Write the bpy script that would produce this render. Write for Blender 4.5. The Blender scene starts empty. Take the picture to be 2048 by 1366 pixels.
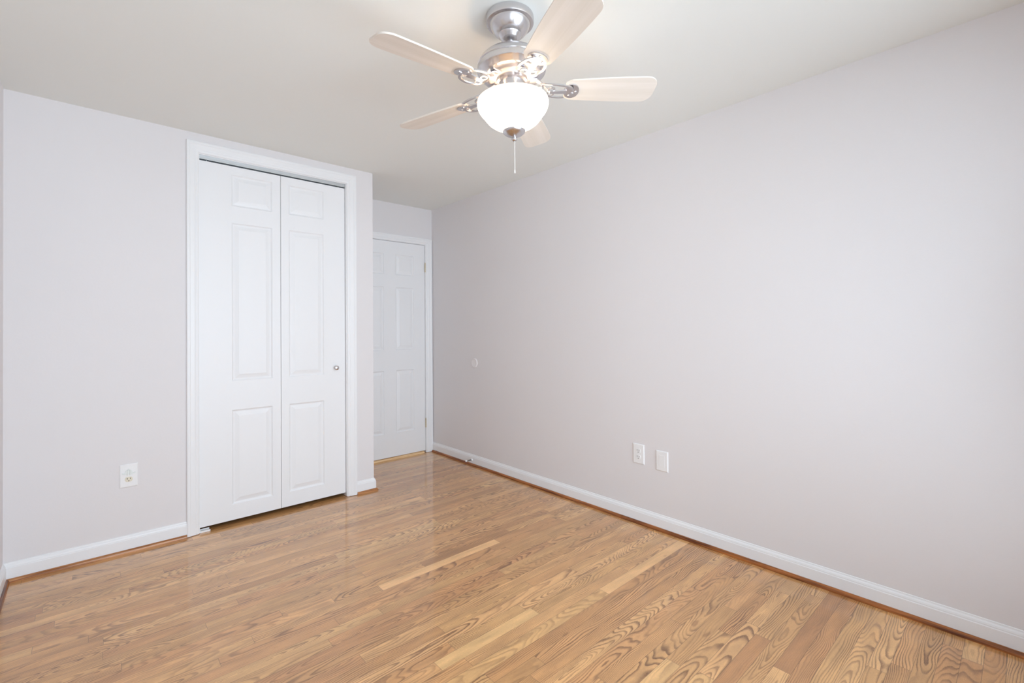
import bpy, bmesh, math, random
from mathutils import Vector, Matrix

S = bpy.context.scene
C = S.collection
PI = math.pi

# ------------------------------------------------------------------ camera
CAM_H = 1.23592
FOCAL_PX, CY = 937.328, 650.115
cd = bpy.data.cameras.new('camera')
cd.sensor_width = 36.0
cd.lens = FOCAL_PX / 2048 * 36.0
cd.shift_y = -(683 - CY) / 2048
cd.clip_start = 0.02
cam = bpy.data.objects.new('camera', cd)
C.objects.link(cam)
d = Vector((0.67060558, 0.74177898, 0.0072179))
r = Vector((0.74181409, -0.67057253, -0.00665853))
u = Vector((9.9035e-05, -0.00981958, 0.99995178))
M = Matrix((r, u, -d)).transposed().to_4x4()
M.translation = Vector((0, 0, CAM_H))
cam.matrix_world = M
S.camera = cam

# ------------------------------------------------------------------ world, light, exposure
S.view_settings.view_transform = 'Standard'
S.view_settings.look = 'None'
S.view_settings.gamma = 1
S.view_settings.exposure = 0.13
DAY = (0.79, 0.928, 1.06)
DAY_STRENGTH = 6.0
BULB_W = 11.0
BOWL_EMIT = 6.5
w = bpy.data.worlds.new('daylight'); S.world = w
w.use_nodes = True
bg = w.node_tree.nodes['Background']
bg.inputs[0].default_value = (*DAY, 1)
bg.inputs[1].default_value = DAY_STRENGTH
S.cycles.max_bounces = 14
S.cycles.diffuse_bounces = 10

H = 2.44
XL, XR = -0.312, 2.5893
YC, YD = 3.3986, 4.0723
XE = 1.6292
YF = -0.55                       # wall behind the camera
WIN_F = (-0.15, 2.26, 0.22, 2.22)   # x0 x1 z0 z1 in the wall behind the camera


def portal(name, loc, rot, sx, sy):
    l = bpy.data.lights.new(name, 'AREA'); l.shape = 'RECTANGLE'
    l.size, l.size_y = sx, sy
    l.cycles.is_portal = True
    o = bpy.data.objects.new(name, l); C.objects.link(o)
    o.location = loc; o.rotation_euler = rot
    return o


portal('window_portal', ((WIN_F[0] + WIN_F[1]) / 2, YF - 0.08, (WIN_F[2] + WIN_F[3]) / 2), (PI / 2, 0, 0), WIN_F[1] - WIN_F[0], WIN_F[3] - WIN_F[2])


# ------------------------------------------------------------------ materials
def srgb(r_, g, b):
    f = lambda c: (c / 255) / 12.92 if c / 255 <= 0.04045 else ((c / 255 + 0.055) / 1.055) ** 2.4
    return (f(r_), f(g), f(b), 1)


def mat(name):
    m = bpy.data.materials.new(name); m.use_nodes = True
    return m, m.node_tree, m.node_tree.nodes['Principled BSDF']


def nd(t, kind, **kw):
    n = t.nodes.new(kind)
    for k, v in kw.items():
        setattr(n, k, v)
    return n


def math_node(t, op, a, b=None, c=None):
    n = nd(t, 'ShaderNodeMath', operation=op)
    for i, v in enumerate((a, b, c)):
        if v is None: continue
        if isinstance(v, (int, float)): n.inputs[i].default_value = v
        else: t.links.new(v, n.inputs[i])
    return n.outputs[0]


def paint(name, col, rough=0.6, bump=0.0, scale=120, spec=0.3, var=0.0):
    m, t, p = mat(name)
    p.inputs['Base Color'].default_value = col
    p.inputs['Roughness'].default_value = rough
    p.inputs['Specular IOR Level'].default_value = spec
    tc = nd(t, 'ShaderNodeTexCoord')
    if bump:
        n = nd(t, 'ShaderNodeTexNoise'); n.inputs['Scale'].default_value = scale; n.inputs['Detail'].default_value = 4
        t.links.new(tc.outputs['Object'], n.inputs['Vector'])
        b = nd(t, 'ShaderNodeBump'); b.inputs['Strength'].default_value = bump; b.inputs['Distance'].default_value = 0.002
        t.links.new(n.outputs['Fac'], b.inputs['Height']); t.links.new(b.outputs[0], p.inputs['Normal'])
    if var:
        n = nd(t, 'ShaderNodeTexNoise'); n.inputs['Scale'].default_value = 1.3; n.inputs['Detail'].default_value = 2
        t.links.new(tc.outputs['Object'], n.inputs['Vector'])
        mx = nd(t, 'ShaderNodeMix', data_type='RGBA')
        t.links.new(n.outputs['Fac'], mx.inputs['Factor'])
        mx.inputs[6].default_value = tuple(c * (1 - var) for c in col[:3]) + (1,)
        mx.inputs[7].default_value = tuple(min(1, c * (1 + var)) for c in col[:3]) + (1,)
        t.links.new(mx.outputs[2], p.inputs['Base Color'])
    return m


def metal(name, col, rough=0.3, aniso=0.0):
    m, t, p = mat(name)
    p.inputs['Base Color'].default_value = col
    p.inputs['Metallic'].default_value = 1
    p.inputs['Roughness'].default_value = rough
    p.inputs['Anisotropic'].default_value = aniso
    tc = nd(t, 'ShaderNodeTexCoord')
    n = nd(t, 'ShaderNodeTexNoise'); n.inputs['Scale'].default_value = 60
    t.links.new(tc.outputs['Object'], n.inputs['Vector'])
    mr = nd(t, 'ShaderNodeMapRange'); mr.inputs[3].default_value = rough * 0.97; mr.inputs[4].default_value = rough * 1.03
    t.links.new(n.outputs['Fac'], mr.inputs[0]); t.links.new(mr.outputs[0], p.inputs['Roughness'])
    return m


WALL = paint('lavender_grey_wall_paint', (0.775, 0.752, 0.757, 1), 0.55, 0.12, 90, 0.25, 0.012)
CEIL = paint('ceiling_paint', (0.82, 0.83, 0.80, 1), 0.8, 0.1, 60, 0.15, 0.01)
WHITE = paint('white_semigloss_paint', (0.86, 0.865, 0.875, 1), 0.32, 0.03, 40, 0.45)
DOORW = paint('white_door_paint', (0.86, 0.865, 0.875, 1), 0.4, 0.06, 160, 0.4)
PLASTIC = paint('white_plastic', (0.87, 0.87, 0.87, 1), 0.3, 0, 1, 0.5)
ALMOND = paint('almond_plastic', (0.78, 0.72, 0.58, 1), 0.35, 0, 1, 0.5)
CLEAR = paint('pale_green_plastic', (0.80, 0.84, 0.82, 1), 0.25, 0, 1, 0.5)
DARK = paint('dark_slot', (0.02, 0.018, 0.015, 1), 0.7)
BUMPER = paint('painted_bumper', (0.82, 0.79, 0.79, 1), 0.4, 0, 1, 0.4)
NICKEL = metal('brushed_nickel', (0.66, 0.64, 0.65, 1), 0.27, 0.0)
STEEL = metal('track_steel', (0.66, 0.70, 0.72, 1), 0.38)
BRASS = metal('hinge_brass', (0.62, 0.52, 0.36, 1), 0.3)


def wood_mat(name, light, dark, freq=60, axis=0, rough=0.3):
    """simple long-grain wood running along object axis"""
    m, t, p = mat(name)
    tc = nd(t, 'ShaderNodeTexCoord')
    mp = nd(t, 'ShaderNodeMapping')
    sc = [freq, freq, freq]; sc[axis] = freq * 0.045
    mp.inputs['Scale'].default_value = sc
    t.links.new(tc.outputs['Object'], mp.inputs['Vector'])
    n = nd(t, 'ShaderNodeTexNoise'); n.inputs['Scale'].default_value = 1; n.inputs['Detail'].default_value = 5; n.inputs['Distortion'].default_value = 0.6
    t.links.new(mp.outputs[0], n.inputs['Vector'])
    cr = nd(t, 'ShaderNodeValToRGB')
    cr.color_ramp.elements[0].position = 0.36; cr.color_ramp.elements[0].color = dark
    cr.color_ramp.elements[1].position = 0.62; cr.color_ramp.elements[1].color = light
    t.links.new(n.outputs['Fac'], cr.inputs[0]); t.links.new(cr.outputs[0], p.inputs['Base Color'])
    p.inputs['Roughness'].default_value = rough
    return m


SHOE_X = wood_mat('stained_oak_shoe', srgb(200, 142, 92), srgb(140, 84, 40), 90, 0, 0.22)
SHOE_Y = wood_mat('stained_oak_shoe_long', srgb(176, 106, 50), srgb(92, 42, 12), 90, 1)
THRESH = wood_mat('pale_oak_threshold', srgb(240, 206, 160), srgb(206, 162, 112), 70, 0)
BLADE = wood_mat('bleached_maple_blade', (0.80, 0.73, 0.66, 1), (0.73, 0.66, 0.58, 1), 30, 0, 0.45)


def floor_mat():
    m, t, p = mat('oak_strip_floor')
    L = t.links
    tc = nd(t, 'ShaderNodeTexCoord')
    sep = nd(t, 'ShaderNodeSeparateXYZ'); L.new(tc.outputs['Object'], sep.inputs[0])
    A = nd(t, 'ShaderNodeAttribute', attribute_name='span')      # centre y, x start, x end
    B = nd(t, 'ShaderNodeAttribute', attribute_name='rand')      # three random numbers
    G = nd(t, 'ShaderNodeAttribute', attribute_name='grain')     # ring centre, depth, tilt
    T = nd(t, 'ShaderNodeAttribute', attribute_name='tone')
    sa = nd(t, 'ShaderNodeSeparateXYZ'); L.new(A.outputs['Vector'], sa.inputs[0])
    sb = nd(t, 'ShaderNodeSeparateXYZ'); L.new(B.outputs['Vector'], sb.inputs[0])
    sg = nd(t, 'ShaderNodeSeparateXYZ'); L.new(G.outputs['Vector'], sg.inputs[0])
    X, Y = sep.outputs[0], sep.outputs[1]
    mn = lambda op, a, b=None, c=None: math_node(t, op, a, b, c)
    U = mn('SUBTRACT', X, sa.outputs[1])
    V = mn('SUBTRACT', Y, sa.outputs[0])
    seed = mn('MULTIPLY', sb.outputs[0], 97.0)
    seed2 = mn('MULTIPLY', sb.outputs[1], 53.0)

    def noise(su, sv, detail, off=0.0, rough=0.5):
        cv = nd(t, 'ShaderNodeCombineXYZ')
        L.new(mn('MULTIPLY_ADD', U, su, seed), cv.inputs[0])
        L.new(mn('MULTIPLY_ADD', V, sv, seed2), cv.inputs[1])
        cv.inputs[2].default_value = off
        n = nd(t, 'ShaderNodeTexNoise'); n.inputs['Scale'].default_value = 1
        n.inputs['Detail'].default_value = detail; n.inputs['Roughness'].default_value = rough
        L.new(cv.outputs[0], n.inputs['Vector'])
        return n.outputs['Fac']
    # growth rings cut by the board: distance from a tilted pith line, warped
    warp = mn('MULTIPLY', mn('SUBTRACT', noise(3.2, 14.0, 1, 1.0), 0.5), 0.060)
    warp2 = mn('MULTIPLY', mn('SUBTRACT', noise(34.0, 70.0, 2, 7.0), 0.5), 0.0022)
    wander = mn('MULTIPLY', mn('SUBTRACT', noise(2.4, 1.0, 1, 4.0), 0.5), 0.030)
    vv = mn('SUBTRACT', mn('SUBTRACT', V, sg.outputs[0]), wander)
    dd = mn('ADD', mn('MULTIPLY', U, sg.outputs[2]), sg.outputs[1])
    rr = mn('SQRT', mn('ADD', mn('MULTIPLY', vv, vv), mn('MULTIPLY', dd, dd)))
    rr = mn('ADD', mn('ADD', rr, warp), warp2)
    fr = mn('MULTIPLY_ADD', sb.outputs[2], 110.0, 100.0)
    ph = mn('FRACT', mn('MULTIPLY', rr, fr))
    # sharp dark late wood line, soft on one side
    a = nd(t, 'ShaderNodeMapRange', interpolation_type='SMOOTHSTEP'); a.inputs[1].default_value = 0.36; a.inputs[2].default_value = 0.82
    L.new(ph, a.inputs[0])
    b = nd(t, 'ShaderNodeMapRange', interpolation_type='SMOOTHSTEP'); b.inputs[1].default_value = 0.86; b.inputs[2].default_value = 1.0; b.inputs[3].default_value = 1; b.inputs[4].default_value = 0
    L.new(ph, b.inputs[0])
    line = mn('MULTIPLY', a.outputs[0], b.outputs[0])
    # break up with pores, vary the strength over the board
    pores = noise(60.0, 900.0, 3, 2.0, 0.7)
    pm = nd(t, 'ShaderNodeMapRange'); pm.inputs[1].default_value = 0.30; pm.inputs[2].default_value = 0.62; pm.inputs[3].default_value = 0.5
    L.new(pores, pm.inputs[0])
    stren = nd(t, 'ShaderNodeMapRange'); stren.inputs[1].default_value = 0.36; stren.inputs[2].default_value = 0.60; stren.inputs[3].default_value = 0.30
    L.new(noise(3.0, 14.0, 2, 3.0), stren.inputs[0])
    line = mn('MULTIPLY', mn('MULTIPLY', line, pm.outputs[0]), stren.outputs[0])
    gs = nd(t, 'ShaderNodeAttribute', attribute_name='figure')
    line = mn('MULTIPLY', line, gs.outputs['Fac'])
    # tone of each board
    cr = nd(t, 'ShaderNodeValToRGB'); e = cr.color_ramp.elements
    e[0].position = 0.0; e[0].color = srgb(152, 108, 74)
    e[1].position = 1.0; e[1].color = srgb(238, 190, 134)
    for pos, c in ((0.22, srgb(186, 134, 86)), (0.5, srgb(206, 154, 101)), (0.75, srgb(219, 169, 114))):
        el = e.new(pos); el.color = c
    L.new(T.outputs['Fac'], cr.inputs[0])
    # hue drift: pinkish / greenish boards
    hue = nd(t, 'ShaderNodeMix', data_type='RGBA', blend_type='MULTIPLY')
    hue.inputs['Factor'].default_value = 1
    hr = nd(t, 'ShaderNodeValToRGB'); h = hr.color_ramp.elements
    h[0].color = (1.05, 0.98, 0.90, 1); h[1].color = (1.0, 1.0, 0.90, 1)
    L.new(sb.outputs[1], hr.inputs[0]); L.new(cr.outputs[0], hue.inputs[6]); L.new(hr.outputs[0], hue.inputs[7])
    # blotchy stain take-up
    bl = nd(t, 'ShaderNodeMapRange'); bl.inputs[1].default_value = 0.3; bl.inputs[2].default_value = 0.7; bl.inputs[3].default_value = 0.80; bl.inputs[4].default_value = 1.12
    L.new(noise(5.0, 26.0, 3, 5.0), bl.inputs[0])
    fine = nd(t, 'ShaderNodeMapRange'); fine.inputs[1].default_value = 0.3; fine.inputs[2].default_value = 0.7; fine.inputs[3].default_value = 0.88; fine.inputs[4].default_value = 1.08
    L.new(noise(90.0, 700.0, 2, 6.0, 0.6), fine.inputs[0])
    mul = mn('MULTIPLY', bl.outputs[0], fine.outputs[0])
    vm = nd(t, 'ShaderNodeVectorMath', operation='SCALE'); L.new(hue.outputs[2], vm.inputs[0]); L.new(mul, vm.inputs['Scale'])
    dk = nd(t, 'ShaderNodeMix', data_type='RGBA', blend_type='MULTIPLY')
    L.new(line, dk.inputs['Factor']); L.new(vm.outputs[0], dk.inputs[6]); dk.inputs[7].default_value = (0.22, 0.14, 0.07, 1)
    # occasional knots and mineral streaks
    kn = nd(t, 'ShaderNodeMapRange', interpolation_type='SMOOTHSTEP'); kn.inputs[1].default_value = 0.70; kn.inputs[2].default_value = 0.80; kn.inputs[4].default_value = 0.55
    L.new(noise(7.0, 20.0, 1, 12.0), kn.inputs[0])
    kx = nd(t, 'ShaderNodeMix', data_type='RGBA', blend_type='MULTIPLY')
    L.new(kn.outputs[0], kx.inputs['Factor']); L.new(dk.outputs[2], kx.inputs[6]); kx.inputs[7].default_value = (0.42, 0.33, 0.25, 1)
    dk = kx
    # seams between boards
    ed = mn('SUBTRACT', 0.0285, mn('ABSOLUTE', V))
    e1 = mn('SUBTRACT', X, sa.outputs[1]); e2 = mn('SUBTRACT', sa.outputs[2], X)
    em = mn('MINIMUM', ed, mn('MINIMUM', e1, e2))
    sm = nd(t, 'ShaderNodeMapRange'); sm.inputs[1].default_value = 0.0003; sm.inputs[2].default_value = 0.0011; sm.inputs[3].default_value = 0.45; sm.inputs[4].default_value = 1.0
    L.new(em, sm.inputs[0])
    fin = nd(t, 'ShaderNodeVectorMath', operation='SCALE'); L.new(dk.outputs[2], fin.inputs[0]); L.new(sm.outputs[0], fin.inputs['Scale'])
    L.new(fin.outputs[0], p.inputs['Base Color'])
    p.inputs['Roughness'].default_value = 0.42
    p.inputs['Specular IOR Level'].default_value = 0.35
    p.inputs['Coat Weight'].default_value = 1.0
    p.inputs['Coat Roughness'].default_value = 0.07
    p.inputs['Coat IOR'].default_value = 1.62
    bp = nd(t, 'ShaderNodeBump'); bp.inputs['Strength'].default_value = 0.16; bp.inputs['Distance'].default_value = 0.0006
    hgt = mn('ADD', mn('MULTIPLY', sm.outputs[0], 0.6), mn('MULTIPLY', noise(12.0, 60.0, 2, 9.0), 0.7))
    hgt = mn('SUBTRACT', hgt, mn('MULTIPLY', line, 0.15))
    L.new(hgt, bp.inputs['Height']); L.new(bp.outputs[0], p.inputs['Coat Normal'])
    return m


FLOOR = floor_mat()


def glass_mat():
    m = bpy.data.materials.new('window_glass'); m.use_nodes = True
    t = m.node_tree; t.nodes.clear()
    o = nd(t, 'ShaderNodeOutputMaterial'); mx = nd(t, 'ShaderNodeMixShader')
    tr = nd(t, 'ShaderNodeBsdfTransparent'); gl = nd(t, 'ShaderNodeBsdfGlossy'); gl.inputs['Roughness'].default_value = 0.02
    f = nd(t, 'ShaderNodeFresnel'); f.inputs[0].default_value = 1.3
    t.links.new(f.outputs[0], mx.inputs[0]); t.links.new(tr.outputs[0], mx.inputs[1]); t.links.new(gl.outputs[0], mx.inputs[2])
    t.links.new(mx.outputs[0], o.inputs[0])
    return m


GLASS = glass_mat()


def bowl_mat():
    m, t, p = mat('lit_alabaster_glass')
    p.inputs['Base Color'].default_value = (0.95, 0.9, 0.82, 1)
    p.inputs['Roughness'].default_value = 0.35
    tc = nd(t, 'ShaderNodeTexCoord')
    n = nd(t, 'ShaderNodeTexNoise'); n.inputs['Scale'].default_value = 9; n.inputs['Detail'].default_value = 3; n.inputs['Distortion'].default_value = 1.5
    t.links.new(tc.outputs['Object'], n.inputs['Vector'])
    cr = nd(t, 'ShaderNodeValToRGB')
    cr.color_ramp.elements[0].position = 0.3; cr.color_ramp.elements[0].color = (1.0, 0.72, 0.44, 1)
    cr.color_ramp.elements[1].position = 0.62; cr.color_ramp.elements[1].color = (1.0, 0.84, 0.62, 1)
    t.links.new(n.outputs['Fac'], cr.inputs[0]); t.links.new(cr.outputs[0], p.inputs['Emission Color'])
    p.inputs['Emission Strength'].default_value = BOWL_EMIT
    return m


BOWL = bowl_mat()


# ------------------------------------------------------------------ mesh helpers
def obj(name, bm, m, parent=None, smooth=False, bevel=0.0):
    me = bpy.data.meshes.new(name)
    bmesh.ops.recalc_face_normals(bm, faces=bm.faces)
    bm.to_mesh(me); bm.free()
    for mm in (m if isinstance(m, (list, tuple)) else [m]):
        me.materials.append(mm)
    if smooth:
        for f in me.polygons: f.use_smooth = True
    o = bpy.data.objects.new(name, me); C.objects.link(o)
    if parent: o.parent = parent
    if bevel:
        b = o.modifiers.new('bevel', 'BEVEL'); b.width = bevel; b.segments = 2; b.limit_method = 'ANGLE'; b.angle_limit = 0.6
    if smooth:
        me.set_sharp_from_angle(angle=math.radians(38))
    return o


def empty(name, loc=(0, 0, 0)):
    o = bpy.data.objects.new(name, None); C.objects.link(o)
    o.location = loc; o.empty_display_size = 0.1
    return o


def tag(o, label, cat, group=None):
    o['label'] = label; o['category'] = cat
    if group: o['group'] = group
    return o


def struct(o, label=None):
    o['kind'] = 'structure'
    if label: o['label'] = label
    return o


def box(bm, a, b, mi=0):
    x0, y0, z0 = a; x1, y1, z1 = b
    v = [bm.verts.new(p) for p in ((x0, y0, z0), (x1, y0, z0), (x1, y1, z0), (x0, y1, z0), (x0, y0, z1), (x1, y0, z1), (x1, y1, z1), (x0, y1, z1))]
    for q in ((3, 2, 1, 0), (4, 5, 6, 7), (0, 1, 5, 4), (1, 2, 6, 5), (2, 3, 7, 6), (3, 0, 4, 7)):
        f = bm.faces.new([v[i] for i in q]); f.material_index = mi
    return v


def boxes(*bs):
    bm = bmesh.new()
    for a, b in bs: box(bm, a, b)
    return bm


def lathe(bm, prof, seg=64, c=(0, 0), cap=True):
    """prof: list of (r, z)"""
    rings = []
    for r_, z in prof:
        if r_ < 1e-6:
            rings.append([bm.verts.new((c[0], c[1], z))])
        else:
            rings.append([bm.verts.new((c[0] + r_ * math.cos(2 * PI * i / seg), c[1] + r_ * math.sin(2 * PI * i / seg), z)) for i in range(seg)])
    for A, B in zip(rings, rings[1:]):
        for i in range(seg):
            j = (i + 1) % seg
            if len(A) == 1 and len(B) == 1: continue
            if len(A) == 1: bm.faces.new((A[0], B[i], B[j]))
            elif len(B) == 1: bm.faces.new((A[i], A[j], B[0]))
            else: bm.faces.new((A[i], A[j], B[j], B[i]))
    if cap:
        for R in (rings[0], rings[-1]):
            if len(R) > 1: bm.faces.new(R)
    return bm


def sweep(bm, path, rad, seg=10, closed=False):
    """tube along 3-D points; rad float or list"""
    n = len(path); P = [Vector(p) for p in path]; rings = []
    for i in range(n):
        a = P[(i - 1) % n] if (closed or i > 0) else P[i]
        b = P[(i + 1) % n] if (closed or i < n - 1) else P[i]
        tdir = (b - a).normalized()
        up = Vector((0, 0, 1)) if abs(tdir.z) < 0.95 else Vector((1, 0, 0))
        s = tdir.cross(up).normalized(); v = s.cross(tdir)
        rr = rad[i] if isinstance(rad, (list, tuple)) else rad
        rings.append([bm.verts.new(P[i] + s * rr * math.cos(2 * PI * k / seg) + v * rr * math.sin(2 * PI * k / seg)) for k in range(seg)])
    m = n if closed else n - 1
    for i in range(m):
        A, B = rings[i], rings[(i + 1) % n]
        for k in range(seg):
            l = (k + 1) % seg
            bm.faces.new((A[k], A[l], B[l], B[k]))
    if not closed:
        bm.faces.new(rings[0]); bm.faces.new(rings[-1])
    return bm


def profile_run(bm, prof, A, B, out, mitre_a=0.0, mitre_b=0.0):
    """extrude a (offset-from-wall, height) profile from A to B (xy); out = unit xy normal off the wall.
    mitre = extra length per unit of offset at that end"""
    A = Vector((*A, 0)); B = Vector((*B, 0)); t = (B - A).normalized(); n = Vector((*out, 0))
    ra = [bm.verts.new(A + n * o + Vector((0, 0, z)) - t * mitre_a * o) for o, z in prof]
    rb = [bm.verts.new(B + n * o + Vector((0, 0, z)) + t * mitre_b * o) for o, z in prof]
    k = len(prof)
    for i in range(k):
        j = (i + 1) % k
        bm.faces.new((ra[i], ra[j], rb[j], rb[i]))
    bm.faces.new(ra); bm.faces.new(rb)
    return bm


BASE = [(0.0, 0.004), (0.0125, 0.004), (0.0125, 0.070), (0.0105, 0.073), (0.0105, 0.077), (0.0085, 0.083), (0.0045, 0.0885), (0.0035, 0.094), (0.0, 0.0955)]
def shoe_prof(o0=0.012, w_=0.013, h_=0.019):
    pr = [(o0, 0.0)]
    pr.append((o0 + w_, 0.0)); pr.append((o0 + w_, 0.004))
    for i in range(1, 7):
        a = i / 6 * PI / 2
        pr.append((o0 + w_ * math.cos(a) if i < 6 else o0, 0.004 + (h_ - 0.004) * math.sin(a)))
    return pr
SHOE = shoe_prof()

# ------------------------------------------------------------------ room shell
T = 0.12


def wall_with_hole_y(x0, x1, y0, y1, hole):
    """wall normal along y (spans x0..x1), thickness y0..y1, hole = (hx0,hx1,hz0,hz1)"""
    a, b, c, e = hole
    L_ = []
    if a > x0: L_.append(((x0, y0, 0), (a, y1, H)))
    if b < x1: L_.append(((b, y0, 0), (x1, y1, H)))
    if c > 0: L_.append(((a, y0, 0), (b, y1, c)))
    if e < H: L_.append(((a, y0, e), (b, y1, H)))
    return boxes(*L_)


# ceiling and the room walls
struct(obj('ceiling', boxes(((XL - T, YF - T, H), (XR + T, YD + T, H + 0.1))), CEIL))
struct(obj('wall_right', boxes(((XR, YF - T, -0.02), (XR + T, YD + T, H))), WALL))
bm = boxes(((XL - T, YF - T, -0.02), (XL, YD + T, H)))
struct(obj('wall_left', bm, WALL))
struct(obj('wall_rear', wall_with_hole_y(XL, XR, YF - T, YF, WIN_F), WALL))
# opening of the closet and of the entry door
CO = (0.4965, 1.4250, 0.0, 2.3240)
EX0, EX1, EZ = 1.728, 2.5150, 2.0820
struct(obj('wall_closet', wall_with_hole_y(XL, XE, YC, YC + 0.10, CO), WALL))
struct(obj('wall_closet_side', boxes(((XE - 0.10, YC + 0.10, -0.02), (XE, YD, H))), WALL))
struct(obj('wall_back', wall_with_hole_y(XL, XR, YD, YD + T, (EX0, EX1, 0, EZ)), WALL))
# a dark hall beyond the entry door keeps daylight out
struct(obj('wall_hall', boxes(((EX0 - 0.3, YD + T + 0.5, 0), (XR + T, YD + T + 0.55, H)), ((EX0 - 0.3, YD + T, 0), (EX0 - 0.25, YD + T + 0.5, H)),
                              ((XR + T - 0.05, YD + T, 0), (XR + T, YD + T + 0.5, H)), ((EX0 - 0.3, YD + T, H - 0.05), (XR + T, YD + T + 0.55, H))), WALL))

# ------------------------------------------------------------------ floor: strips with their own grain
def make_floor():
    rnd = random.Random(11)
    bm = bmesh.new()
    W = 0.057
    y0 = 2.0935 - math.ceil((2.0935 - YF) / W) * W     # a seam passes where the pale board lies
    y0 = 2.122 - W * math.ceil((2.122 - YF) / W)
    spans, rands, grains, tones, figs = [], [], [], [], []
    fixed = {}
    def fix(y, x0, x1, tone, fig, kind=None):
        row = int(math.floor((y - y0) / W)); fixed.setdefault(row, []).append((x0, x1, tone, fig, kind))
    fix(2.095, 1.035, 1.765, 1.0, 0.15)
    fix(2.095 + W, 1.30, 1.90, 0.22, 0.6)
    fix(1.480, 0.95, 1.449, 0.93, 0.12)
    fix(1.378, 1.793, 2.60, 0.95, 0.10)
    fix(0.700, 1.35, 1.993, 0.30, 0.25)
    fix(0.62, 1.85, 2.60, 0.20, 0.3)
    row = 0; y = y0
    yend = YD + T + 0.5
    while y < yend:
        x = XL - T - rnd.uniform(0.0, 0.8)
        cuts = sorted(fixed.get(row, []))
        segs = []
        def fill(a, b):
            while b - a > 1e-4:
                ln = rnd.choice((rnd.uniform(0.3, 0.6), rnd.uniform(0.6, 1.2), rnd.uniform(0.9, 1.9)))
                e = a + ln
                if b - e < 0.22: e = b
                segs.append((a, e, None, None)); a = e
        for c in cuts:
            fill(x, c[0]); segs.append((c[0], c[1], c[2], c[3])); x = c[1]
        if x < XR + T: fill(x, XR + T + 0.3)
        for a, b, tn, fg in segs:
            a2, b2 = max(a, XL - T), min(b, XR + T)
            if b2 - a2 < 1e-3: continue
            v = [bm.verts.new(q) for q in ((a2, y, 0), (b2, y, 0), (b2, y + W, 0), (a2, y + W, 0))]
            bm.faces.new(v)
            spans.append((y + W / 2, a, b))
            rands.append((rnd.random(), rnd.random(), rnd.random()))
            k = rnd.random(); L_ = b - a
            sgn = rnd.choice((-1, 1))
            if k < 0.55:      # flat sawn: cathedrals
                tilt = sgn * rnd.uniform(0.03, 0.14)
                c_ = rnd.uniform(-0.2, 1.2) * L_
                grains.append((rnd.uniform(-0.014, 0.014), -tilt * c_, tilt))
            elif k < 0.8:     # half cathedral at one edge
                tilt = sgn * rnd.uniform(0.02, 0.09)
                grains.append((rnd.choice((-1, 1)) * rnd.uniform(0.018, 0.034), -tilt * rnd.uniform(0, 1) * L_, tilt))
            else:             # rift
                grains.append((rnd.choice((-1, 1)) * rnd.uniform(0.06, 0.15), rnd.uniform(0, 0.03), sgn * rnd.uniform(0, 0.03)))
            tones.append(tn if tn is not None else min(0.95, max(0.32, rnd.gauss(0.62, 0.15))))
            figs.append(fg if fg is not None else rnd.choice((0.5, 0.85, 1.0, 1.0, 1.0, 0.75)))
        y += W; row += 1
    me = bpy.data.meshes.new('floor'); bm.to_mesh(me); bm.free()
    for nm, dat in (('span', spans), ('rand', rands), ('grain', grains)):
        at = me.attributes.new(nm, 'FLOAT_VECTOR', 'FACE')
        at.data.foreach_set('vector', [c for q in dat for c in q])
    for nm, dat in (('tone', tones), ('figure', figs)):
        at = me.attributes.new(nm, 'FLOAT', 'FACE')
        at.data.foreach_set('value', dat)
    me.materials.append(FLOOR)
    o = bpy.data.objects.new('floor', me); C.objects.link(o)
    return struct(o)


make_floor()

# ------------------------------------------------------------------ baseboards with stained shoe moulding
def base_run(side, runs, shoe_runs, shoe_mat):
    bm = bmesh.new()
    for r_ in runs: profile_run(bm, BASE, *r_)
    o = struct(obj('baseboard_' + side, bm, WHITE))
    bm = bmesh.new()
    for r_ in shoe_runs: profile_run(bm, SHOE, *r_)
    s = obj('shoe_moulding', bm, shoe_mat, o)
    s['label'] = 'stained oak quarter round'
    return o


CAS_L, CAS_R = 0.4375, 1.4915
base_run('right', [((XR, YF), (XR, YD - 0.004), (-1, 0))], [((XR, YF), (XR, YD - 0.02), (-1, 0))], SHOE_Y)
base_run('left', [((XL, YF), (XL, YC), (1, 0), 0, -1)], [((XL, YF), (XL, YC), (1, 0), 0, -1)], SHOE_Y)
base_run('closet', [((XL, YC), (CAS_L, YC), (0, -1), -1, 0), ((CAS_R, YC), (XE, YC), (0, -1), 0, 1), ],
         [((XL, YC), (CAS_L - 0.001, YC), (0, -1), -1, 0), ((CAS_R + 0.001, YC), (XE, YC), (0, -1), 0, 1)], SHOE_X)
base_run('closet_side', [((XE, YC), (XE, YD - 0.02), (1, 0), 1, 0)], [((XE, YC), (XE, YD - 0.02), (1, 0), 1, 0)], SHOE_Y)
base_run('rear', [((XL, YF), (XR, YF), (0, 1), -1, -1)], [((XL, YF), (XR, YF), (0, 1), -1, -1)], SHOE_X)

# ------------------------------------------------------------------ casings
CAS_PROF = [(0.0, 0.0), (0.0, 0.0155), (0.10, 0.017), (0.22, 0.0165), (0.30, 0.0135), (0.62, 0.0115), (0.72, 0.0085), (0.80, 0.0095), (0.90, 0.0085), (0.97, 0.006), (1.0, 0.0)]
# (fraction from the outer edge, thickness off the wall)


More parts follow.
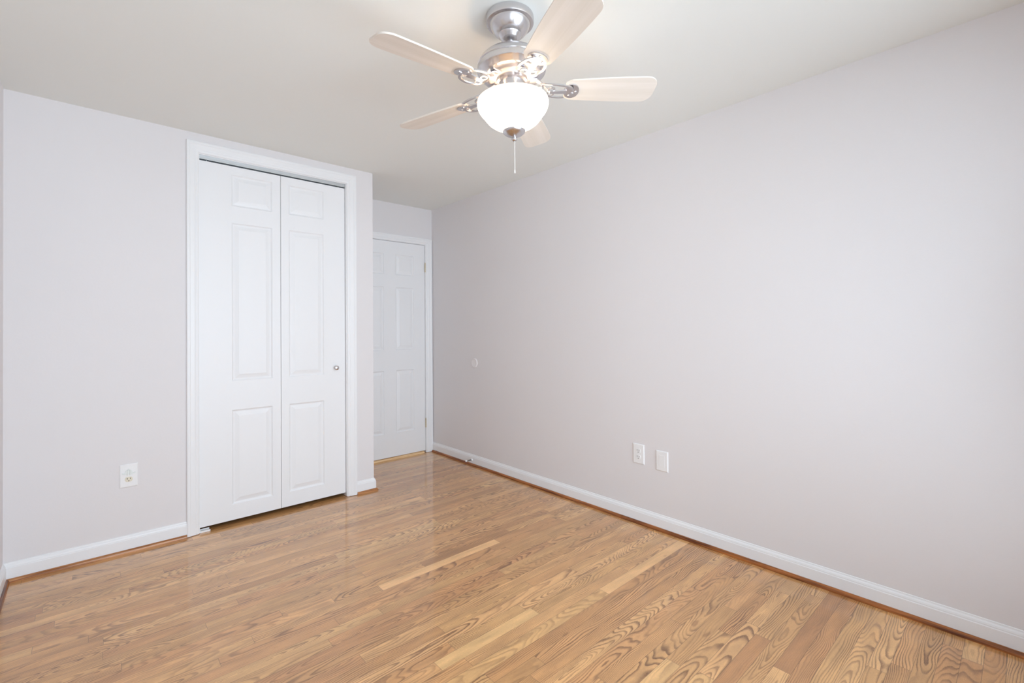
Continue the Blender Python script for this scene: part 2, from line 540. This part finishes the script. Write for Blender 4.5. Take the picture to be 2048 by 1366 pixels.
def casing(name, xo0, xo1, xi0, xi1, zo, zi, yw, z0=0.003):
    """mitred door casing on a wall facing -y"""
    bm = bmesh.new()
    def ring(fr, th):
        xa = xo0 + (xi0 - xo0) * fr; xb = xo1 + (xi1 - xo1) * fr; z = zo + (zi - zo) * fr
        return [bm.verts.new(q) for q in ((xa, yw - th, z0), (xa, yw - th, z), (xb, yw - th, z), (xb, yw - th, z0))]
    R = [ring(f, t_) for f, t_ in CAS_PROF]
    for A, B in zip(R, R[1:]):
        for i in range(3):
            bm.faces.new((A[i], A[i + 1], B[i + 1], B[i]))
    for i in (0, 3):
        bm.faces.new([r_[i] for r_ in R])
    return struct(obj(name, bm, WHITE))


casing('trim_1', CAS_L, CAS_R, 0.5005, 1.4215, 2.3870, 2.3200, YC)
casing('trim_2', EX0 - 0.070, 2.5835, EX0 + 0.003, 2.5120, 2.1400, 2.0785, YD)
# jambs lining the two openings
j = boxes(((0.4967, YC, 0.003), (0.5035, YC + 0.10, 2.3238)), ((1.4180, YC, 0.003), (1.4248, YC + 0.10, 2.3238)), ((0.5035, YC, 2.3170), (1.4180, YC + 0.10, 2.3238)))
struct(obj('trim_3', j, WHITE))
j = boxes(((EX0, YD, 0.003), (EX0 + 0.010, YD + T, EZ)), ((2.5100, YD, 0.003), (EX1, YD + T, EZ)), ((EX0 + 0.010, YD, 2.0770), (2.5100, YD + T, EZ)),
          ((EX0 + 0.010, YD + 0.045, 0.02), (EX0 + 0.022, YD + T, 2.077)), ((2.498, YD + 0.045, 0.02), (2.5100, YD + T, 2.077)), ((EX0 + 0.022, YD + 0.045, 2.065), (2.498, YD + T, 2.077)))
struct(obj('trim_4', j, WHITE))
# oak threshold under the entry door
bm = bmesh.new()
profile_run(bm, [(-0.10, 0.0), (0.012, 0.0), (0.010, 0.008), (0.0, 0.0165), (-0.02, 0.019), (-0.10, 0.019)], (EX0 + 0.012, YD), (2.488, YD), (0, -1))
struct(obj('trim_5', bm, THRESH))

# ------------------------------------------------------------------ moulded doors
def door_leaf(name, x0, x1, z0, z1, y, th, panels, parent, m=DOORW):
    """front faces -y at y; panels = list of (x0,x1,z0,z1) raised panels"""
    bm = bmesh.new()
    xs = sorted({x0, x1, *[p[0] for p in panels], *[p[1] for p in panels]})
    zs = sorted({z0, z1, *[p[2] for p in panels], *[p[3] for p in panels]})
    V = {(x, z): bm.verts.new((x, y, z)) for x in xs for z in zs}
    isp = lambda xa, xb, za, zb: any(abs(p[0] - xa) < 1e-6 and abs(p[1] - xb) < 1e-6 and abs(p[2] - za) < 1e-6 and abs(p[3] - zb) < 1e-6 for p in panels)
    inp = lambda xm, zm: any(p[0] < xm < p[1] and p[2] < zm < p[3] for p in panels)
    for i in range(len(xs) - 1):
        for k in range(len(zs) - 1):
            if inp((xs[i] + xs[i + 1]) / 2, (zs[k] + zs[k + 1]) / 2): continue
            bm.faces.new((V[xs[i], zs[k]], V[xs[i + 1], zs[k]], V[xs[i + 1], zs[k + 1]], V[xs[i], zs[k + 1]]))
    for (a, b, c, e) in panels:
        prev = [bm.verts.new((a, y, c)), bm.verts.new((b, y, c)), bm.verts.new((b, y, e)), bm.verts.new((a, y, e))]
        for ins, dep in ((0.003, 0.0035), (0.008, 0.0075), (0.013, 0.0085), (0.018, 0.0075), (0.036, 0.0022), (0.040, 0.0008), (0.044, 0.0006)):
            cur = [bm.verts.new(q) for q in ((a + ins, y + dep, c + ins), (b - ins, y + dep, c + ins), (b - ins, y + dep, e - ins), (a + ins, y + dep, e - ins))]
            for i in range(4):
                bm.faces.new((prev[i], prev[(i + 1) % 4], cur[(i + 1) % 4], cur[i]))
            prev = cur
        bm.faces.new(prev)
    bmesh.ops.remove_doubles(bm, verts=bm.verts, dist=1e-5)
    # back and edges
    F = [(x0, z0), (x1, z0), (x1, z1), (x0, z1)]
    bk = [bm.verts.new((a, y + th, b)) for a, b in F]
    bm.faces.new(bk[::-1])
    fr = [bm.verts.new((a, y + 0.0001, b)) for a, b in F]
    for i in range(4):
        bm.faces.new((fr[i], bk[i], bk[(i + 1) % 4], fr[(i + 1) % 4]))
    return obj(name, bm, m, parent)


YLEAF = YC + 0.020
d1 = struct(empty('door_1', (0.96, YC + 0.03, 0)), 'white bifold closet door of two raised panel leaves')
inv = lambda o, p: (setattr(o, 'matrix_parent_inverse', Matrix.Translation(-p.location)), o)[1]
zp = ((2.031, 2.233), (0.913, 1.923), (0.125, 0.727))
l1 = inv(door_leaf('leaf', 0.5065, 0.9705, 0.028, 2.286, YLEAF, 0.032, [(0.680, 0.919, a, b) for a, b in zp], d1), d1)
l2 = inv(door_leaf('leaf', 0.9735, 1.4155, 0.028, 2.286, YLEAF, 0.032, [(1.024, 1.261, a, b) for a, b in zp], d1), d1)
# knob on the right leaf
bm = bmesh.new()
pr = [(0.0, 0.0), (0.0085, 0.0), (0.0075, 0.004), (0.006, 0.010), (0.0085, 0.015), (0.0145, 0.019), (0.0165, 0.024), (0.0155, 0.029), (0.010, 0.0325), (0.0, 0.0335)]
lathe(bm, pr, 32, cap=False)
bmesh.ops.rotate(bm, verts=bm.verts, cent=(0, 0, 0), matrix=Matrix.Rotation(PI / 2, 3, 'X'))
bmesh.ops.translate(bm, verts=bm.verts, vec=(1.344, YLEAF, 0.957))
k = obj('knob', bm, NICKEL, l2, smooth=True); k['label'] = 'round brushed nickel knob'
# top track, pivots, foot bracket
bm = boxes(((0.5040, YLEAF - 0.002, 2.3130), (1.4175, YLEAF + 0.030, 2.3165)), ((0.5040, YLEAF - 0.002, 2.2960), (1.4175, YLEAF + 0.001, 2.3130)),
           ((0.5040, YLEAF + 0.027, 2.2960), (1.4175, YLEAF + 0.030, 2.3130)), ((0.5040, YLEAF - 0.002, 2.2945), (1.4175, YLEAF + 0.009, 2.2960)), ((0.5040, YLEAF + 0.019, 2.2945), (1.4175, YLEAF + 0.030, 2.2960)))
tk = inv(obj('track', bm, STEEL, d1), d1); tk['label'] = 'steel head track'
for px in (0.545, 1.372):
    bm = bmesh.new(); lathe(bm, [(0.0035, 2.284), (0.0035, 2.3), (0.006, 2.3), (0.006, 2.311)], 16, (px, YLEAF + 0.014))
    inv(obj('pivot_pin', bm, STEEL, d1, smooth=True), d1)
bm = boxes(((0.5040, YC + 0.006, 0.0), (0.5590, YC + 0.048, 0.0025)), ((0.5040, YC + 0.006, 0.0), (0.5065, YC + 0.048, 0.021)), ((0.5065, YC + 0.006, 0.0025), (0.5590, YC + 0.0085, 0.0105)),
           ((0.5065, YC + 0.0455, 0.0025), (0.5590, YC + 0.048, 0.0105)))
fb = inv(obj('floor_bracket', bm, PLASTIC, d1, bevel=0.0006), d1); fb['label'] = 'white floor pivot bracket'

# entry door
d2 = struct(empty('door_2', (2.12, YD + 0.02, 0)), 'white six panel entry door in the alcove')
xp = ((1.868, 2.064), (2.187, 2.383))
zp2 = ((1.757, 1.953), (1.037, 1.638), (0.245, 0.842))
lf = inv(door_leaf('leaf', 1.7405, 2.5075, 0.022, 2.0745, YD + 0.008, 0.035, [(a, b, c, e) for a, b in xp for c, e in zp2], d2), d2)
for hz in (1.850, 1.075, 0.296):
    bm = bmesh.new()
    for i in range(5):
        z_ = hz - 0.044 + i * 0.0178
        lathe(bm, [(0.0, z_), (0.0058, z_), (0.0058, z_ + 0.0165), (0.0, z_ + 0.0165)], 16, (2.5092, YD - 0.0015), cap=False)
    lathe(bm, [(0.0, hz + 0.045), (0.004, hz + 0.045), (0.003, hz + 0.051), (0.0, hz + 0.052)], 12, (2.5092, YD - 0.0015), cap=False)
    if hz == 1.075: bm.free(); continue
    h_ = inv(obj('hinge', bm, BRASS, d2, smooth=True), d2); h_['label'] = 'brass hinge knuckle'
bm = bmesh.new()
lathe(bm, [(0.0, 0.0), (0.032, 0.0), (0.031, 0.006), (0.012, 0.010), (0.011, 0.030), (0.022, 0.040), (0.027, 0.052), (0.022, 0.062), (0.0, 0.066)], 32, cap=False)
bmesh.ops.rotate(bm, verts=bm.verts, cent=(0, 0, 0), matrix=Matrix.Rotation(PI / 2, 3, 'X'))
bmesh.ops.translate(bm, verts=bm.verts, vec=(1.802, YD + 0.008, 0.95))
kn = inv(obj('door_knob', bm, NICKEL, d2, smooth=True), d2)

# ------------------------------------------------------------------ windows (behind the camera)
def window_y(name, a, b, c, e, y0, y1):
    o = struct(empty(name, ((a + b) / 2, (y0 + y1) / 2, c)))
    f = 0.045; ym = y1 - 0.05
    bm = boxes(((a, y0, c), (a + f, y1, e)), ((b - f, y0, c), (b, y1, e)), ((a + f, y0, c), (b - f, y1, c + f)), ((a + f, y0, e - f), (b - f, y1, e)),
               ((a + f, ym - 0.015, (c + e) / 2 - 0.02), (b - f, ym + 0.015, (c + e) / 2 + 0.02)))
    inv(obj('window_frame', bm, WHITE, o), o)
    bm = boxes(((a + f, ym - 0.003, c + f), (b - f, ym + 0.003, (c + e) / 2 - 0.02)), ((a + f, ym - 0.003, (c + e) / 2 + 0.02), (b - f, ym + 0.003, e - f)))
    inv(obj('pane', bm, GLASS, o), o)
    return o


window_y('window_1', *WIN_F, YF - 0.10, YF - 0.005)

# ------------------------------------------------------------------ wall plates (built facing -y at the origin, then turned)
def plate_body(w_, h_, th=0.006):
    bm = bmesh.new()
    ch = 0.005
    a = [(-w_ / 2, 0, -h_ / 2), (w_ / 2, 0, -h_ / 2), (w_ / 2, 0, h_ / 2), (-w_ / 2, 0, h_ / 2)]
    r0 = [bm.verts.new(q) for q in a]
    r1 = [bm.verts.new((q[0], -th * 0.45, q[2])) for q in a]
    s = lambda q, k, y: (q[0] - math.copysign(k, q[0]), y, q[2] - math.copysign(k, q[2]))
    r2 = [bm.verts.new(s(q, ch * 0.5, -th * 0.85)) for q in a]
    r3 = [bm.verts.new(s(q, ch, -th)) for q in a]
    for A, B in ((r0, r1), (r1, r2), (r2, r3)):
        for i in range(4): bm.faces.new((A[i], A[(i + 1) % 4], B[(i + 1) % 4], B[i]))
    bm.faces.new(r3); bm.faces.new(r0[::-1])
    return bm


def face_disc(bm, cx, cz, rx, rz, y0, y1, flat=0.8, seg=32):
    """receptacle face: circle with flattened top and bottom"""
    f_, b_ = [], []
    for i in range(seg):
        t_ = 2 * PI * i / seg
        x = rx * math.cos(t_); z = max(-rz * flat, min(rz * flat, rz * math.sin(t_)))
        f_.append(bm.verts.new((cx + x * 0.97, y1, cz + z * 0.97))); b_.append(bm.verts.new((cx + x, y0, cz + z)))
    bm.faces.new(f_)
    for i in range(seg): bm.faces.new((b_[i], b_[(i + 1) % seg], f_[(i + 1) % seg], f_[i]))


def receptacle(parent, cz, m, y=-0.006):
    bm = bmesh.new(); face_disc(bm, 0, cz, 0.0172, 0.0172, y + 0.001, y - 0.0022)
    o_ = obj('receptacle', bm, m, parent)
    bm = boxes(((-0.0078, y - 0.0026, cz - 0.0005), (-0.0052, y - 0.001, cz + 0.0085)), ((0.0052, y - 0.0026, cz + 0.0008), (0.0076, y - 0.001, cz + 0.0078)))
    face_disc(bm, 0, cz - 0.0085, 0.0027, 0.0027, y - 0.001, y - 0.0026, 1.0, 16)
    s_ = obj('socket_slots', bm, DARK, o_)
    return o_


def screw(parent, z, y=-0.006):
    bm = bmesh.new(); face_disc(bm, 0, z, 0.0032, 0.0032, y + 0.0005, y - 0.0010, 1.0, 16)
    return obj('screw', bm, PLASTIC, parent)


# left plate: one cream socket, a pale plastic fitting in the upper socket
pl = empty('wall_outlet', (0.1680, YC, 0.4260))
tag(pl, 'white wall plate left of the closet with one cream socket below a pale fitting', 'wall outlet')
obj('plate', plate_body(0.080, 0.128), PLASTIC, pl)
receptacle(pl, -0.0195, ALMOND)
bm = bmesh.new()
face_disc(bm, 0, 0.0195, 0.0165, 0.015, -0.005, -0.011, 0.8)
# two low wings and a narrow upright loop
for sx in (-1, 1):
    v = [bm.verts.new(q) for q in ((sx * 0.006, -0.0065, 0.004), (sx * 0.029, -0.0065, 0.012), (sx * 0.030, -0.0065, 0.018), (sx * 0.006, -0.0065, 0.0135))]
    v2 = [bm.verts.new((q.co.x, -0.0092, q.co.z)) for q in v]
    bm.faces.new(v2)
    for i in range(4): bm.faces.new((v[i], v[(i + 1) % 4], v2[(i + 1) % 4], v2[i]))
loop = []
for i in range(17):
    t_ = PI * i / 16
    loop.append((0.0058 * math.cos(t_), -0.0135, 0.022 + 0.016 * math.sin(t_)))
sweep(bm, [(0.0058, -0.0135, 0.004)] + loop + [(-0.0058, -0.0135, 0.004)], 0.0016, 8)
fit = obj('plug_fitting', bm, CLEAR, pl); fit['label'] = 'pale green grey plastic fitting with an upright loop'
screw(pl, -0.052)

# duplex outlet on the right wall
po = empty('wall_outlet', (XR, 1.6730, 0.4370)); po.rotation_euler = (0, 0, -PI / 2)
tag(po, 'white duplex wall outlet with two sockets on the right wall', 'wall outlet')
obj('plate', plate_body(0.080, 0.124), PLASTIC, po)
receptacle(po, 0.0195, PLASTIC); receptacle(po, -0.0195, PLASTIC); screw(po, 0.0)
# blank plate
pb = empty('blank_wall_plate', (XR, 1.5100, 0.4230)); pb.rotation_euler = (0, 0, -PI / 2)
tag(pb, 'white blank wall plate beside the duplex outlet on the right wall', 'wall plate')
obj('plate', plate_body(0.080, 0.122), PLASTIC, pb)
bm = bmesh.new()
box(bm, (-0.019, -0.0068, -0.036), (0.019, -0.0055, 0.036))
obj('blank_insert', bm, PLASTIC, pb, bevel=0.0005)

# round wall bumper
bm = bmesh.new()
lathe(bm, [(0.0, 0.0), (0.0425, 0.0), (0.0425, 0.004), (0.0405, 0.0075), (0.036, 0.009), (0.032, 0.0075), (0.028, 0.0065), (0.0, 0.0062)], 48, cap=False)
bmesh.ops.rotate(bm, verts=bm.verts, cent=(0, 0, 0), matrix=Matrix.Rotation(-PI / 2, 3, 'Y'))
wb = obj('wall_bumper', bm, BUMPER, smooth=True); wb.location = (XR, 3.369, 0.926)
tag(wb, 'round painted door bumper disc on the right wall near the alcove', 'wall bumper')

# spring door stop on the right baseboard
ds = empty('door_stop', (XR - 0.0125, 3.403, 0.050))
tag(ds, 'small metal door stop with a white tip on the right baseboard', 'door stop')
bm = bmesh.new(); lathe(bm, [(0.0, 0.0), (0.011, 0.0), (0.0105, 0.004), (0.007, 0.009), (0.0, 0.010)], 24, cap=False)
bmesh.ops.rotate(bm, verts=bm.verts, cent=(0, 0, 0), matrix=Matrix.Rotation(-PI / 2, 3, 'Y'))
bs = obj('mount', bm, PLASTIC, ds, smooth=True); bs['label'] = 'white mount'
bm = bmesh.new(); n = 16 * 12
sweep(bm, [(-0.008 - 0.050 * i / n, 0.0042 * math.cos(2 * PI * i / 16), 0.0042 * math.sin(2 * PI * i / 16)) for i in range(n + 1)], 0.0013, 6)
sp_ = obj('spring', bm, metal('spring_steel', (0.25, 0.24, 0.23, 1), 0.35), ds, smooth=True)
bm = bmesh.new(); lathe(bm, [(0.0, 0.056), (0.0065, 0.056), (0.0075, 0.060), (0.0075, 0.068), (0.005, 0.072), (0.0, 0.073)], 24, cap=False)
bmesh.ops.rotate(bm, verts=bm.verts, cent=(0, 0, 0), matrix=Matrix.Rotation(-PI / 2, 3, 'Y'))
tp = obj('rubber_tip', bm, PLASTIC, ds, smooth=True); tp['label'] = 'white rubber tip'

# ------------------------------------------------------------------ ceiling fan with a light
FX, FY = 1.2085, 1.3370
fan = empty('ceiling_fan', (FX, FY, H))
tag(fan, 'brushed nickel ceiling fan with five pale blades and a lit glass bowl', 'ceiling fan')
loc = lambda o_: (setattr(o_, 'matrix_parent_inverse', Matrix.Translation((0, 0, -H))), o_)[1]


def fobj(name, bm, m, parent=fan, smooth=True, label=None):
    o_ = obj(name, bm, m, parent, smooth=smooth)
    if parent is fan: loc(o_)
    if label: o_['label'] = label
    return o_


bm = bmesh.new()
lathe(bm, [(0.0, H), (0.088, H), (0.0915, H - 0.003), (0.0925, H - 0.010), (0.0925, H - 0.024), (0.0905, H - 0.029), (0.082, H - 0.031), (0.0785, H - 0.031), (0.0775, H - 0.035),
           (0.072, H - 0.048), (0.060, H - 0.063), (0.049, H - 0.072), (0.046, H - 0.073), (0.0445, H - 0.077), (0.040, H - 0.080), (0.036, H - 0.088), (0.026, H - 0.095), (0.0, H - 0.097)], 96, cap=False)
fobj('canopy', bm, NICKEL)
bm = bmesh.new(); lathe(bm, [(0.0125, 2.290), (0.0125, 2.350)], 32)
lathe(bm, [(0.0, 2.320), (0.024, 2.320), (0.026, 2.314), (0.026, 2.300), (0.034, 2.296), (0.0, 2.294)], 48, cap=False)
fobj('downrod', bm, NICKEL)
bm = bmesh.new()
lathe(bm, [(0.0, 2.3015), (0.040, 2.301), (0.068, 2.297), (0.092, 2.2895), (0.110, 2.279), (0.122, 2.267), (0.1285, 2.254), (0.1305, 2.250), (0.1285, 2.247), (0.131, 2.243), (0.1325, 2.234), (0.1325, 2.224),
           (0.1300, 2.221), (0.126, 2.219), (0.118, 2.207), (0.104, 2.199), (0.085, 2.196), (0.0, 2.195)], 96, cap=False)
fobj('motor_housing', bm, NICKEL)
bm = bmesh.new()
lathe(bm, [(0.0, 2.196), (0.060, 2.196), (0.060, 2.184), (0.052, 2.180), (0.050, 2.150), (0.058, 2.142), (0.078, 2.134), (0.112, 2.122), (0.118, 2.117), (0.118, 2.110), (0.0, 2.108)], 72, cap=False)
fobj('light_fitter', bm, NICKEL, label='nickel fitter cup')

# glass bowl (a shell)
outer = [(0.1340, 2.1160), (0.1400, 2.1120), (0.1420, 2.1040), (0.1415, 2.0930), (0.1370, 2.0800), (0.1290, 2.0680), (0.1210, 2.0590), (0.1130, 2.0480), (0.1010, 2.0340), (0.0850, 2.0220), (0.0650, 2.0120), (0.0520, 2.0080), (0.0440, 2.0020), (0.0360, 1.9980), (0.010, 1.9970)]
outer = [(r_ * 0.968, z) for r_, z in outer]
inner = [(max(0.008, r_ - 0.004), z + 0.003) for r_, z in outer[::-1]]
bm = bmesh.new(); lathe(bm, outer + inner[:-1] + [(0.1270, 2.1160)], 96, cap=False)
bmesh.ops.remove_doubles(bm, verts=bm.verts, dist=1e-6)
fobj('glass_bowl', bm, BOWL, label='glowing white alabaster glass bowl')
bm = bmesh.new()
lathe(bm, [(0.0, 2.004), (0.036, 2.003), (0.0430, 1.9990), (0.0440, 1.9960), (0.0415, 1.9900), (0.0330, 1.9830), (0.0200, 1.9780), (0.0110, 1.9755), (0.0085, 1.9735), (0.0100, 1.9700), (0.0115, 1.9660), (0.0100, 1.9610), (0.0050, 1.9575), (0.0, 1.9570)], 64, cap=False)
fobj('finial', bm, NICKEL)
bm = bmesh.new()
sweep(bm, [(0, 0, 1.958), (0, 0, 1.90), (0.0003, 0, 1.845)], 0.0011, 8)
lathe(bm, [(0.0, 1.8475), (0.0022, 1.846), (0.0028, 1.840), (0.0022, 1.834), (0.0, 1.833)], 12, cap=False)
bmesh.ops.translate(bm, verts=bm.verts, vec=(0.4062 * 0.0276, -0.3672 * 0.0276, 0.0))
fobj('pull_chain', bm, PLASTIC, label='thin white pull chain')

# blades and their scrolled irons
BZ = 2.156
def blade_mesh():
    bm = bmesh.new()
    R0, R1 = 0.205, 0.562
    pts = []
    def half(r_):
        t_ = (r_ - R0) / (R1 - R0)
        return 0.050 + 0.017 * math.sin(min(1, t_ * 1.15) * PI / 2)
    n_ = 14; up = []
    for i in range(n_ + 1):
        r_ = R0 + (R1 - 0.045 - R0) * i / n_
        hw = half(r_)
        if i == 0: hw -= 0.012
        up.append((r_, hw))
    hw = up[-1][1]; rc = 0.045
    tip = [(R1 - rc + rc * math.sin(a), hw - rc + rc * math.cos(a)) for a in [PI / 2 * k / 8 for k in range(1, 9)]]
    top = up + tip
    outl = top + [(x, -y) for x, y in top[::-1]]
    a = [bm.verts.new((x, y, 0.003)) for x, y in outl]; b = [bm.verts.new((x, y, -0.003)) for x, y in outl]
    bm.faces.new(a); bm.faces.new(b[::-1])
    for i in range(len(a)):
        j_ = (i + 1) % len(a); bm.faces.new((a[i], b[i], b[j_], a[j_]))
    # pitch about the blade's own axis
    bmesh.ops.rotate(bm, verts=bm.verts, cent=(0, 0, 0), matrix=Matrix.Rotation(math.radians(-12), 3, 'X'))
    me = bpy.data.meshes.new('fan_blade'); bmesh.ops.recalc_face_normals(bm, faces=bm.faces); bm.to_mesh(me); bm.free(); me.materials.append(BLADE)
    return me


def iron_mesh():
    bm = bmesh.new()
    # arm: from the motor underside out and down to the blade
    def strap(path, wd, th):
        rows = []
        for i, (x, y, z) in enumerate(path):
            a = path[max(0, i - 1)]; b = path[min(len(path) - 1, i + 1)]
            t_ = Vector((b[0] - a[0], b[1] - a[1], 0)).normalized(); s = Vector((-t_.y, t_.x, 0))
            w_ = wd[i] if isinstance(wd, list) else wd
            rows.append([bm.verts.new(Vector((x, y, z)) + s * w_ + Vector((0, 0, dz))) for w_, dz in ((w_, th), (-w_, th), (-w_, -th), (w_, -th))])
        for A, B in zip(rows, rows[1:]):
            for k_ in range(4): bm.faces.new((A[k_], A[(k_ + 1) % 4], B[(k_ + 1) % 4], B[k_]))
        bm.faces.new(rows[0]); bm.faces.new(rows[-1][::-1])
    dz = 2.193 - BZ
    strap([(0.070, 0, dz), (0.095, 0, dz - 0.001), (0.112, 0, dz - 0.010), (0.126, 0, dz - 0.026), (0.145, 0, -0.009), (0.175, 0, -0.0085), (0.210, 0, -0.0075)],
          [0.016, 0.013, 0.009, 0.008, 0.009, 0.010, 0.012], 0.0025)
    # two scrolled side loops
    for sy in (-1, 1):
        P = []
        for i in range(25):
            t_ = i / 24
            a = PI * (1.0 - 1.0 * t_)
            x = 0.172 + 0.062 * math.cos(a)
            y = sy * (0.006 + 0.040 * math.sin(a) ** 0.8)
            P.append((x, y, (dz - 0.02) * (1 - t_) ** 3 - 0.0085 * (1 - (1 - t_) ** 3)))
        strap(P, 0.0045, 0.0025)
        Q = [(0.150 + 0.012 * math.cos(a) , sy * (0.018 + 0.012 * math.sin(a)), -0.007) for a in [2 * PI * k_ / 14 for k_ in range(15)]]
        strap(Q, 0.0025, 0.002)
    # foot plate under the blade
    face = []
    for k_ in range(28):
        a = 2 * PI * k_ / 28
        face.append((0.230 + 0.030 * math.cos(a), 0.036 * math.sin(a)))
    lo = [bm.verts.new((x, y, -0.0075 + math.tan(math.radians(-12)) * y)) for x, y in face]; hi = [bm.verts.new((x, y, -0.0032 + math.tan(math.radians(-12)) * y)) for x, y in face]
    bm.faces.new(lo[::-1]); bm.faces.new(hi)
    for i in range(28): bm.faces.new((lo[i], lo[(i + 1) % 28], hi[(i + 1) % 28], hi[i]))
    for (sx, sy) in ((0.222, 0.020), (0.222, -0.020), (0.246, 0.0)):
        zz = -0.0075 + math.tan(math.radians(-12)) * sy
        lathe(bm, [(0.0, zz - 0.003), (0.0035, zz - 0.0025), (0.0045, zz), (0.0045, zz + 0.001)], 12, (sx, sy), cap=False)
    me = bpy.data.meshes.new('blade_iron'); bmesh.ops.recalc_face_normals(bm, faces=bm.faces); bm.to_mesh(me); bm.free(); me.materials.append(NICKEL)
    return me


bmesh_blade, imesh = blade_mesh(), iron_mesh()
AZ0 = -38.0
for i in range(5):
    for nm, me in (('fan_blade', bmesh_blade), ('blade_iron', imesh)):
        o_ = bpy.data.objects.new(nm, me); C.objects.link(o_); o_.parent = fan
        o_.location = (0, 0, BZ - H); o_.rotation_euler = (0, 0, math.radians(AZ0 + 72 * i))

# the rod hangs a little off plumb from its ball joint under the canopy
TILT = math.radians(2.0)
axis = Vector((d.x, d.y, 0)).normalized()
for ch in [o_ for o_ in C.objects if o_.parent is fan and not o_.name.startswith(('canopy', 'pull_chain'))]:
    pz = H - 0.07 if ch.matrix_parent_inverse.translation.z < -1 else -0.07
    K = Matrix.Translation((0, 0, pz)) @ Matrix.Rotation(-TILT, 4, axis) @ Matrix.Translation((0, 0, -pz))
    ch.matrix_basis = K @ ch.matrix_basis

# the two bulbs inside the open bowl
for s in (-1, 1):
    l = bpy.data.lights.new('bulb', 'POINT'); l.energy = BULB_W; l.color = (1.0, 0.80, 0.60); l.shadow_soft_size = 0.02
    o_ = bpy.data.objects.new('bulb', l); C.objects.link(o_)
    o_.location = (FX + 0.01 + s * 0.075, FY + s * 0.075 * 0.2, 2.090)
